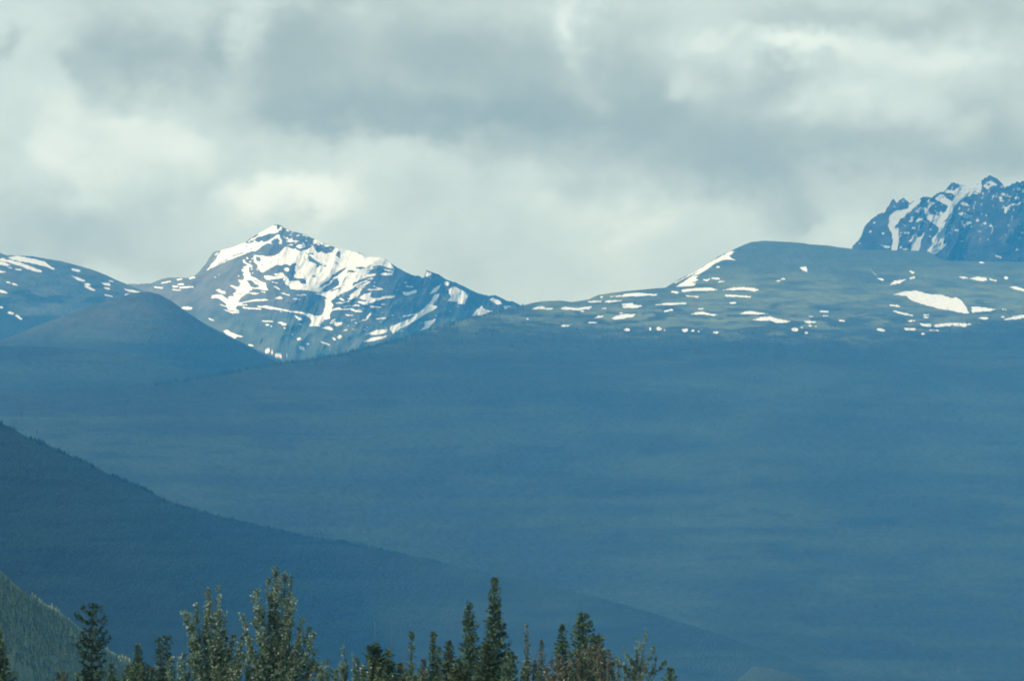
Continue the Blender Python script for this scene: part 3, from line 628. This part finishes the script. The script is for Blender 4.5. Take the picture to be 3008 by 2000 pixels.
# bench edge and treeline
X = rng.uniform(450, 1540, 900); Y = bench.crest(X) + rng.uniform(0, 10, 900)
X2 = rng.uniform(1000, 3050, 1500); Y2 = treeline(X2) + rng.normal(20, 28, 1500); Y2 = np.maximum(Y2, bench.crest(X2) + 2)
X3 = rng.uniform(0, 3050, 1200); Y3 = np.maximum(treeline(X3), bench.crest(X3)) + 20 + rng.uniform(0, 1, 1200) ** 1.5 * 200
o = tiny_conifers('forest', bench, np.r_[X, X2, X3], np.r_[Y, Y2, Y3], 5.0, 11, DK, 3, 5, 2)
tag(o, 'distant dark forest covering the long slope below the dome', 'forest', kind='stuff')

# ------------------------------------------------------------------ foreground trees
def tube(pts, r, sides=7):
    pts = np.asarray(pts, float); r = np.asarray(r, float); n = len(pts)
    d = np.gradient(pts, axis=0); d /= np.linalg.norm(d, axis=1)[:, None] + 1e-9
    ref = np.array([0.3, 0.9, 0.1]); a = np.cross(d, ref); a /= np.linalg.norm(a, axis=1)[:, None] + 1e-9; b = np.cross(d, a)
    th = np.linspace(0, 2 * np.pi, sides, endpoint=False)
    V = (pts[:, None] + r[:, None, None] * (np.cos(th)[None, :, None] * a[:, None] + np.sin(th)[None, :, None] * b[:, None])).reshape(-1, 3)
    i = np.arange(n * sides).reshape(n, sides)
    F = np.stack([i[:-1], np.roll(i, -1, 1)[:-1], np.roll(i, -1, 1)[1:], i[1:]], -1).reshape(-1, 4)
    return V, F
def tubes(name, lst, mat, parent):
    V = []; F = []; o = 0
    for pts, r in lst:
        v, f = tube(pts, r, 6); V.append(v); F.append(f + o); o += len(v)
    return mesh_obj(name, np.concatenate(V), np.concatenate(F), mat, parent)
def blades(P, D, size, width, rng, cols):
    """one small pointed leaf or needle spray (two triangles) at each P, lying along D"""
    n = len(P); D = D / (np.linalg.norm(D, axis=1)[:, None] + 1e-9)
    q = rng.normal(size=(n, 3)); s = np.cross(D, q); s /= np.linalg.norm(s, axis=1)[:, None] + 1e-9
    L_ = size[:, None]; w = width[:, None]
    V = np.stack([P, P + D * L_ * .45 + s * w, P + D * L_, P + D * L_ * .45 - s * w], 1).reshape(-1, 3)
    F = np.arange(4 * n).reshape(n, 4)
    return V, F, np.repeat(cols, 4, 0)
PXM = 2 * HF / 3008
def empty(name, loc):
    e = bpy.data.objects.new(name, None); COL.objects.link(e); e.location = loc; e.empty_display_size = 1; return e

def conifer(name, px, ytop, D, prof, label, group, seed, cat='tree', dens=1.0, cols=((0.058, 0.108, 0.062), (0.085, 0.14, 0.070), (0.046, 0.088, 0.058)), up=0.15, gaps=0.0, bark=None, tall=None, lean=0.0, step=1.0):
    """prof: (pixels below the top, half width in pixels) pairs"""
    rng = np.random.default_rng(seed)
    top = at(px, ytop, D); H = top[2]
    root = empty(name, (top[0], D, 0.0))
    tag(root, label, cat, group)
    k = D * PXM
    prof = np.array(prof, float).reshape(-1, 2)
    dz = prof[:, 0] * k; hw = prof[:, 1] * k
    # extend the crown below the frame to a metre above the ground
    dz = np.r_[dz, H - 0.8]; hw = np.r_[hw, max(hw[-1] * 1.25, hw[-1] + .1)]
    tr = max(0.035, H * 0.009)
    zs = np.linspace(0, H, 9); bend = rng.normal(0, .03, (9, 2)).cumsum(0) * .5; bend -= bend[-1]
    tp = np.stack([bend[:, 0] + lean * (zs - H) / H, bend[:, 1], zs], 1)
    tubes('trunk', [(tp, np.linspace(tr * 1.6, 0.012, 9))], bark or MAT_BARK, root)
    P = []; Dr = []; Sz = []; C = []; limbs = []
    z = H - 0.05
    cols = np.array(cols)
    while z > 0.9:
        d = H - z; L0 = np.interp(d, dz, hw)
        c0 = np.array([np.interp(z, zs, tp[:, 0]), np.interp(z, zs, tp[:, 1]), z])
        nb = int(rng.integers(5, 9)) if L0 > .25 else 4
        a0 = rng.uniform(0, 6.28)
        for j in range(nb):
            if rng.random() < gaps: continue
            a = a0 + j * 6.283 / nb + rng.normal(0, .3)
            Lb = L0 * np.clip(rng.normal(0.85, 0.22), .35, 1.35)
            ns = max(3, int(Lb / 0.11))
            s = np.linspace(0.05, 1, ns)
            droop = -0.22 * s + (0.28 + up) * s ** 2.2 + rng.normal(0, .03)
            q = c0 + np.stack([np.cos(a) * s * Lb, np.sin(a) * s * Lb, droop * Lb + (0.25 * Lb if d < .6 else 0) * s], 1)
            if Lb > .35: limbs.append((q[[0, ns // 2, -1]], [0.018 + Lb * .006, 0.012, 0.004]))
            col = cols[rng.integers(0, len(cols))] * rng.uniform(.75, 1.3)
            m = int(4 * dens + .5) + (1 if L0 < .3 else 0)
            for _ in range(m):
                w = s ** .25
                pp = q + rng.normal(0, .035 + .03 * min(Lb, 1.2), (ns, 3))
                dd = np.stack([np.cos(a) * np.ones(ns), np.sin(a) * np.ones(ns), np.full(ns, .25)], 1) + rng.normal(0, .55, (ns, 3))
                keep = rng.random(ns) < (0.55 + .45 * s)
                P.append(pp[keep]); Dr.append(dd[keep]); Sz.append(rng.uniform(.14, .28, keep.sum()) * (0.75 if L0 < .3 else 1))
                C.append(np.tile(col, (keep.sum(), 1)) * rng.uniform(.8, 1.25, (keep.sum(), 1)))
        z -= step * rng.uniform(.13, .22) * (1.35 if gaps > .2 else 1) * (1.6 if d > (2000 - ytop) * k + 1.0 else 1)
    # leader
    nl = 14; P.append(np.stack([rng.normal(0, .02, nl), rng.normal(0, .02, nl), H - rng.uniform(0, .45, nl)], 1)); Dr.append(np.stack([rng.normal(0, .35, nl), rng.normal(0, .35, nl), np.ones(nl)], 1))
    Sz.append(rng.uniform(.12, .2, nl)); C.append(np.tile(cols[0] * 1.3, (nl, 1)))
    P = np.concatenate(P); Dr = np.concatenate(Dr); Sz = np.concatenate(Sz); C = np.concatenate(C)
    V, F, CC = blades(P, Dr, Sz, Sz * .24, rng, C)
    cr_ = mesh_obj('crown', V, F, MAT_NEEDLE, root, smooth=False, attrs={'leaf_tint': CC})
    if limbs: tubes('limb', limbs, bark or MAT_BARK, root)['kind'] = 'stuff'
    return root

LEAFC = ((0.115, 0.19, 0.12), (0.15, 0.225, 0.15), (0.09, 0.155, 0.105), (0.20, 0.28, 0.205), (0.36, 0.45, 0.37))
def poplar(name, px, D, tips, label, group, seed, leaves=220, spread=.34, fork=(0.25, 0.6), cols=LEAFC, pr=(.30, .22, .28, .13, .07), lsize=(.09, .16), bark=None, cat='tree', base=None):
    """tips: pixel positions where the upright limbs end"""
    rng = np.random.default_rng(seed)
    tips = np.array(tips, float).reshape(-1, 2)
    bx = at(px, 2000, D)[0]
    root = empty(name, (bx, D, 0)); tag(root, label, cat, group)
    T = np.stack([at(x, y, D) for x, y in tips]) - np.array([bx, D, 0])
    Hm = T[:, 2].max(); lead = T[np.argmax(T[:, 2])]
    def trunkp(f): return np.array([lead[0] * f ** 1.6, 0.12 * math.sin(3 * f), Hm * f])
    fs = np.linspace(0, 0.97, 10)
    tubes('trunk', [(np.stack([trunkp(f) for f in fs]), np.linspace(.13 if Hm > 7 else .07, .012, 10))], bark or MAT_PALE, root)
    P = []; Dr = []; limbs = []
    for i, t in enumerate(T):
        t = t.copy(); 
        f0 = rng.uniform(*fork) * t[2] / Hm
        s0 = trunkp(f0); t[1] += rng.normal(0, .5) * (spread * 2)
        ctrl = s0 * .45 + t * .55; ctrl[2] = s0[2] * .6 + t[2] * .4; ctrl[:2] += (t[:2] - s0[:2]) * .22
        u = np.linspace(0, 1, 14)[:, None]
        q = (1 - u) ** 2 * s0 + 2 * u * (1 - u) * ctrl + u ** 2 * t
        limbs.append((q, np.linspace(.045, .006, 14)))
        # side twigs with leaves
        nt_ = int(leaves / 9)
        for _ in range(nt_):
            f = rng.uniform(.12, 1.0) ** .8
            c = np.array([np.interp(f, u[:, 0], q[:, k]) for k in range(3)])
            a = rng.uniform(0, 6.283); Lt = rng.uniform(.25, 1) * spread * (.45 + 1.5 * (1 - f) ** 1.3)
            dv = np.array([math.cos(a), math.sin(a), rng.uniform(.1, 1.1)]); dv /= np.linalg.norm(dv)
            if rng.random() < .3 and Lt > .25: limbs.append((np.stack([c, c + dv * Lt * .5, c + dv * Lt]), [.008, .006, .003]))
            m = 9; g = rng.uniform(.1, 1, m)[:, None]
            P.append(c + dv * Lt * g + rng.normal(0, .05, (m, 3))); Dr.append(rng.normal(0, 1, (m, 3)) + np.array([0, 0, -.2]))
    P = np.concatenate(P); Dr = np.concatenate(Dr); n = len(P)
    C = np.array(cols)[rng.choice(len(cols), n, p=pr)] * rng.uniform(.8, 1.25, (n, 1))
    Sz = rng.uniform(*lsize, n)
    V, F, CC = blades(P, Dr, Sz, Sz * .36, rng, C)
    mesh_obj('crown', V, F, MAT_LEAF, root, smooth=False, attrs={'leaf_tint': CC})
    tubes('limb', limbs, bark or MAT_PALE, root)['kind'] = 'stuff'
    return root
def snag(px, ytop, D, label, seed):
    rng = np.random.default_rng(seed)
    top = at(px, ytop, D); H = top[2]
    root = empty('dead_tree', (top[0], D, 0)); tag(root, label, 'dead tree', 'bare dead stems among the trees')
    zs = np.linspace(0, H, 8)
    tubes('trunk', [(np.stack([rng.normal(0, .02, 8), rng.normal(0, .02, 8), zs], 1), np.linspace(.07, .012, 8))], MAT_DEAD, root)
    br = []
    for z in np.arange(H * .3, H * .95, .22):
        for _ in range(2):
            a = rng.uniform(0, 6.28); Lb = rng.uniform(.1, .42) * (1.25 - z / H)
            br.append((np.array([[0, 0, z], [math.cos(a) * Lb * .5, math.sin(a) * Lb * .5, z - .02], [math.cos(a) * Lb, math.sin(a) * Lb, z + .04]]), [.01, .008, .003]))
    tubes('limb', br, MAT_DEAD, root)['kind'] = 'stuff'

GS = 'spruces along the foot of the picture'; GP = 'leafy poplars among the spruces'
OLIVE = ((0.050, 0.070, 0.026), (0.065, 0.085, 0.030), (0.038, 0.058, 0.026))
GREY = ((0.09, 0.115, 0.09), (0.08, 0.10, 0.075), (0.11, 0.13, 0.105))
# tall ones
conifer('spruce_tree', 1453, 1697, 250, [0,2,12,7,35,11,60,13,85,15,110,17,150,26,200,40,250,50,303,55], 'tallest spruce, its shaggy spire standing right of centre', GS, 11, dens=1.15)
conifer('spruce_tree', 1379, 1770, 255, [0,2,15,9,40,13,70,16,100,17,150,24,200,34,230,38], 'second tallest spruce, just left of the tallest one', GS, 12, dens=1.1)
conifer('spruce_tree', 1711, 1802, 262, [0,6,18,18,40,20,60,22,90,30,130,38,200,44], 'stout spruce with a blunt bushy top standing over the brown shrubs', GS, 13)
conifer('spruce_tree', 1651, 1836, 268, [0,2,20,8,45,12,80,18,165,28], 'slim pointed spruce immediately left of the blunt topped spruce', GS, 14)
conifer('spruce_tree', 1754, 1868, 258, [0,8,12,20,40,26,80,32,132,38], 'short round topped spruce on the right flank of the blunt topped spruce', GS, 15)
conifer('spruce_tree', 1319, 1884, 262, [0,2,20,9,50,16,80,24,116,30], 'small broad spruce next left of the second tallest spruce', GS, 16, cols=OLIVE)
conifer('spruce_tree', 1273, 1857, 270, [0,2,20,7,60,9,100,13,143,17], 'very narrow spruce spire between two bushier small spruces', GS, 17)
conifer('spruce_tree', 1210, 1857, 275, [0,2,12,7,30,5,60,8,100,12,143,17], 'thin sparse spruce with a knobbly top left of the narrow spire', GS, 18, gaps=.25)
conifer('spruce_tree', 1141, 1908, 262, [0,2,20,9,50,15,92,20], 'small dark spruce right beside the twin topped green tree', GS, 19)
conifer('spruce_tree', 1103, 1893, 258, [0,10,15,18,40,26,70,32,107,36], 'dense bright green twin topped tree in front of a bare pole', GS, 20, cols=((0.05, 0.08, 0.028), (0.04, 0.07, 0.026)), dens=1.3)
conifer('spruce_tree', 1290, 1902, 285, [0,2,20,5,50,8,98,12], 'thin faint spruce hidden behind the narrow spire', GS, 21, gaps=.2)
conifer('spruce_tree', 1244, 1938, 285, [0,2,20,8,62,14], 'little greyish spruce low between two thin spires', GS, 22, cols=GREY)
conifer('spruce_tree', 1547, 1836, 300, [0,1,30,5,70,9,110,13,165,18], 'slender grey dying spruce, first to the right of the tallest one', GS, 23, cols=GREY, gaps=.35, bark=MAT_DEAD, dens=.7)
conifer('spruce_tree', 1590, 1880, 300, [0,1,30,7,70,12,120,18], 'pale grey pointed spruce second to the right of the tallest one', GS, 24, cols=GREY, gaps=.2, bark=MAT_DEAD, dens=.8)
conifer('spruce_tree', 1969, 1963, 250, [0,3,15,11,37,16], 'small spruce tip at the far right end of the tree row', GS, 25)
conifer('spruce_tree', 405, 1893, 262, [0,2,20,8,50,14,80,22,107,30], 'small spruce between the open pine and the twin topped pine', GS, 26)
conifer('spruce_tree', -6, 1850, 255, [0,6,25,12,60,18,100,28,150,44], 'dark spruce cut by the left edge of the picture', GS, 27, dens=1.2)
conifer('spruce_tree', 326, 1950, 280, [0,2,20,8,50,14], 'tiny spruce tip just right of the open pine', GS, 28)
conifer('spruce_tree', 377, 1957, 275, [0,2,20,9,43,16], 'tiny spruce tip at the foot of the small spruce on the left', GS, 29, cols=OLIVE)
conifer('spruce_tree', 1430, 1893, 240, [0,4,25,14,60,24,107,34], 'bushy young spruce at the left foot of the tallest spruce', GS, 30, cols=((0.03,0.05,0.025),(0.04,0.065,0.03)), dens=1.1)
conifer('spruce_tree', 1500, 1915, 243, [0,4,25,13,55,22,85,30], 'bushy young spruce at the right foot of the tallest spruce', GS, 31, dens=1.1)
conifer('spruce_tree', 1348, 1940, 245, [0,4,20,14,60,28], 'low olive young spruce at the foot of the second tallest spruce', GS, 32, cols=OLIVE)
conifer('spruce_tree', 1175, 1950, 258, [0,3,20,11,50,20], 'little olive spruce between the dark spruce and the thin sparse one', GS, 33, cols=OLIVE)
# pines on the left, open crowns with upturned arms
PINED = ((0.032, 0.064, 0.040), (0.042, 0.078, 0.044), (0.026, 0.052, 0.036))
PINEC = ((0.042, 0.080, 0.042), (0.055, 0.098, 0.046), (0.034, 0.066, 0.040))
conifer('pine_tree', 272, 1780, 245, [0,6,10,16,30,32,50,40,75,44,110,46,140,40,175,36,220,38], 'open crowned pine with upturned arms, tallest tree left of the poplars', 'open pines at the left', 41, gaps=.12, up=.5, cols=PINED, dens=2.0, step=2.6)
conifer('pine_tree', 491, 1873, 248, [0,9,15,13,30,12,60,11,90,14,127,20], 'twin topped pine, its taller rounded top beside the poplar leaves', 'open pines at the left', 42, gaps=.15, up=.4, cols=PINED, dens=1.6, step=1.7)
conifer('pine_tree', 470, 1874, 249, [0,5,20,8,40,6,70,12,127,20], 'thin companion stem pressed against the twin topped pine', 'open pines at the left', 43, gaps=.3, up=.3, cols=PINEC)
# poplars
poplar('poplar_tree', 805, 240, [810,1672,836,1680,852,1688,790,1692,815,1700,754,1730,745,1750,711,1797,864,1748,856,1775,889,1818,907,1834,922,1860,928,1905,840,1760,770,1790,800,1740,830,1830,780,1860,730,1870,880,1880,900,1920,750,1930,820,1900,850,1900,735,1890,765,1870,800,1910,870,1930,915,1940,725,1950,790,1950,845,1860],
       'largest leafy poplar with silvery leaves, highest tree of the left half', GP, 51, leaves=700, spread=.56)
poplar('poplar_tree', 628, 244, [609,1727,614,1745,644,1724,640,1750,576,1773,542,1797,556,1802,602,1790,658,1800,688,1862,714,1868,562,1880,630,1800,600,1840,650,1860,670,1900,580,1900,620,1900,700,1910,640,1930,720,1920,610,1880,560,1930,590,1950,665,1850,690,1950,640,1960,555,1870],
       'leafy poplar with several pale green tips, left of the largest poplar', GP, 52, leaves=600, spread=.52)
poplar('poplar_tree', 530, 240, [505,1928,523,1925,541,1910,560,1940,490,1945,575,1950,540,1950], 'low silvery poplar between the twin topped pine and the leafy poplars', GP, 53, leaves=300, spread=.22, fork=(.3, .7))
poplar('poplar_tree', 455, 250, [440,1965,457,1950,470,1960,485,1968], 'low leafy poplar sapling in front of the twin topped pine', GP, 54, leaves=260, spread=.2)
poplar('poplar_tree', 1862, 252, [1828,1889,1864,1862,1881,1868,1897,1853,1922,1893,1930,1918,1956,1942,1810,1928,1850,1920,1870,1935,1900,1950,1925,1965], 'sparse open poplar with bare twigs at the right end of the trees', GP, 55, leaves=130, spread=.17, fork=(.45, .8), cols=LEAFC, pr=(.35, .2, .35, .07, .03))
poplar('poplar_tree', 1008, 260, [1008,1902,1000,1930,1020,1930,1010,1950], 'slim leafy poplar sapling first to the right of the largest poplar group', GP, 56, leaves=220, spread=.16)
poplar('poplar_tree', 957, 262, [945,1945,960,1935,975,1960,990,1965,930,1960], 'low poplar sapling beside the right foot of the largest poplar', GP, 57, leaves=240, spread=.2)
poplar('poplar_tree', 1050, 258, [1038,1922,1050,1930,1062,1950,1045,1955,1070,1960], 'small leafy poplar just left of the bright green twin topped tree', GP, 58, leaves=240, spread=.17)
# shrubs closing the foot of the picture
BRN = ((0.12, 0.125, 0.085), (0.10, 0.115, 0.075), (0.14, 0.14, 0.10), (0.09, 0.12, 0.07), (0.17, 0.17, 0.13))
GRN = ((0.065, 0.11, 0.055), (0.085, 0.135, 0.065), (0.055, 0.095, 0.05), (0.11, 0.15, 0.075), (0.16, 0.20, 0.12))
EV = (.25, .25, .2, .2, .1)
for i, (px, D, tips, lab, cc) in enumerate([
    (1690, 246, [1650,1945,1670,1925,1690,1915,1710,1905,1730,1912,1700,1940,1740,1930,1675,1950], 'brownish twiggy shrub in front of the blunt topped spruce', BRN),
    (1770, 248, [1745,1910,1760,1905,1775,1915,1790,1930,1780,1950,1800,1960,1755,1940], 'brownish shrub covering the foot of the round topped spruce', BRN),
    (1630, 247, [1605,1975,1620,1955,1640,1940,1655,1960,1630,1970], 'brown shrub below the slim pointed spruce', BRN),
    (1830, 247, [1800,1975,1815,1960,1835,1965,1850,1970,1865,1978], 'green shrub under the sparse open poplar', GRN),
    (1560, 244, [1535,1965,1550,1955,1570,1960,1585,1970], 'olive shrub below the two grey spruces', GRN),
    (1225, 246, [1195,1980,1215,1970,1235,1972,1255,1980], 'green shrub at the foot of the thin sparse spruce', GRN),
    (1090, 247, [1065,1975,1085,1965,1110,1970,1130,1978], 'green shrub at the foot of the bright twin topped tree', GRN),
    (975, 248, [940,1980,960,1972,985,1975,1010,1975], 'green shrub at the foot of the slim poplar sapling', GRN),
    (700, 238, [670,1960,700,1950,730,1955,760,1955,640,1965], 'dark green shrub between the two big poplars', GRN),
    (850, 238, [820,1955,850,1945,880,1950,910,1958,930,1968], 'dark green shrub under the right side of the largest poplar', GRN),
    (420, 246, [395,1975,415,1962,435,1968,450,1975], 'green shrub beside the foot of the small spruce on the left', GRN),
    (255, 246, [225,1992,245,1985,265,1982,285,1988], 'green shrub at the foot of the open crowned pine', GRN),
    (185, 262, [170,1995,185,1985,200,1990], 'yellowish shrub low between the left edge and the open pine', OLIVE + ((0.12, 0.13, 0.05), (0.14, 0.15, 0.06)))]):
    tips = [v - 16 if k_ % 2 else v for k_, v in enumerate(tips)]
    poplar('shrub', px, D, tips, lab, 'shrubs between the trees', 70 + i, leaves=360, spread=.34, fork=(.1, .5), cols=cc, pr=EV, cat='shrub', bark=MAT_DEAD)
snag(1102, 1826, 265, 'tall bare dead pole rising behind the bright twin topped tree', 91)
snag(1150, 1864, 268, 'bare dead pole behind the small dark spruce', 92)
snag(1187, 1902, 268, 'short bare dead pole left of the thin sparse spruce', 93)

# ------------------------------------------------------------------ the air
HAZE_DENSITY = 0.53e-4
HAZE_COLOR = (0.055, 0.41, 1.0)
x0, x1, y0, y1, z0, z1 = -7000, 7000, -1200, 18000, -60, 2150
hv = [(x, y, z) for z in (z0, z1) for y in (y0, y1) for x in (x0, x1)]
hf = [(0, 2, 3, 1), (4, 5, 7, 6), (0, 1, 5, 4), (2, 6, 7, 3), (0, 4, 6, 2), (1, 3, 7, 5)]
hm = bpy.data.materials.new('haze_air'); hm.use_nodes = True
hn = hm.node_tree; hn.nodes.clear()
pv = hn.nodes.new('ShaderNodeVolumePrincipled')
pv.inputs['Color'].default_value = HAZE_COLOR + (1,)
pv.inputs['Density'].default_value = HAZE_DENSITY
pv.inputs['Anisotropy'].default_value = 0.0
pv.inputs['Absorption Color'].default_value = (1, 1, 1, 1)
ho = hn.nodes.new('ShaderNodeOutputMaterial'); hn.links.new(pv.outputs[0], ho.inputs['Volume'])
hz = mesh_obj('haze', hv, hf, hm, smooth=False)
tag(hz, 'blue summer haze filling the valley in front of the mountains', 'haze', kind='stuff')
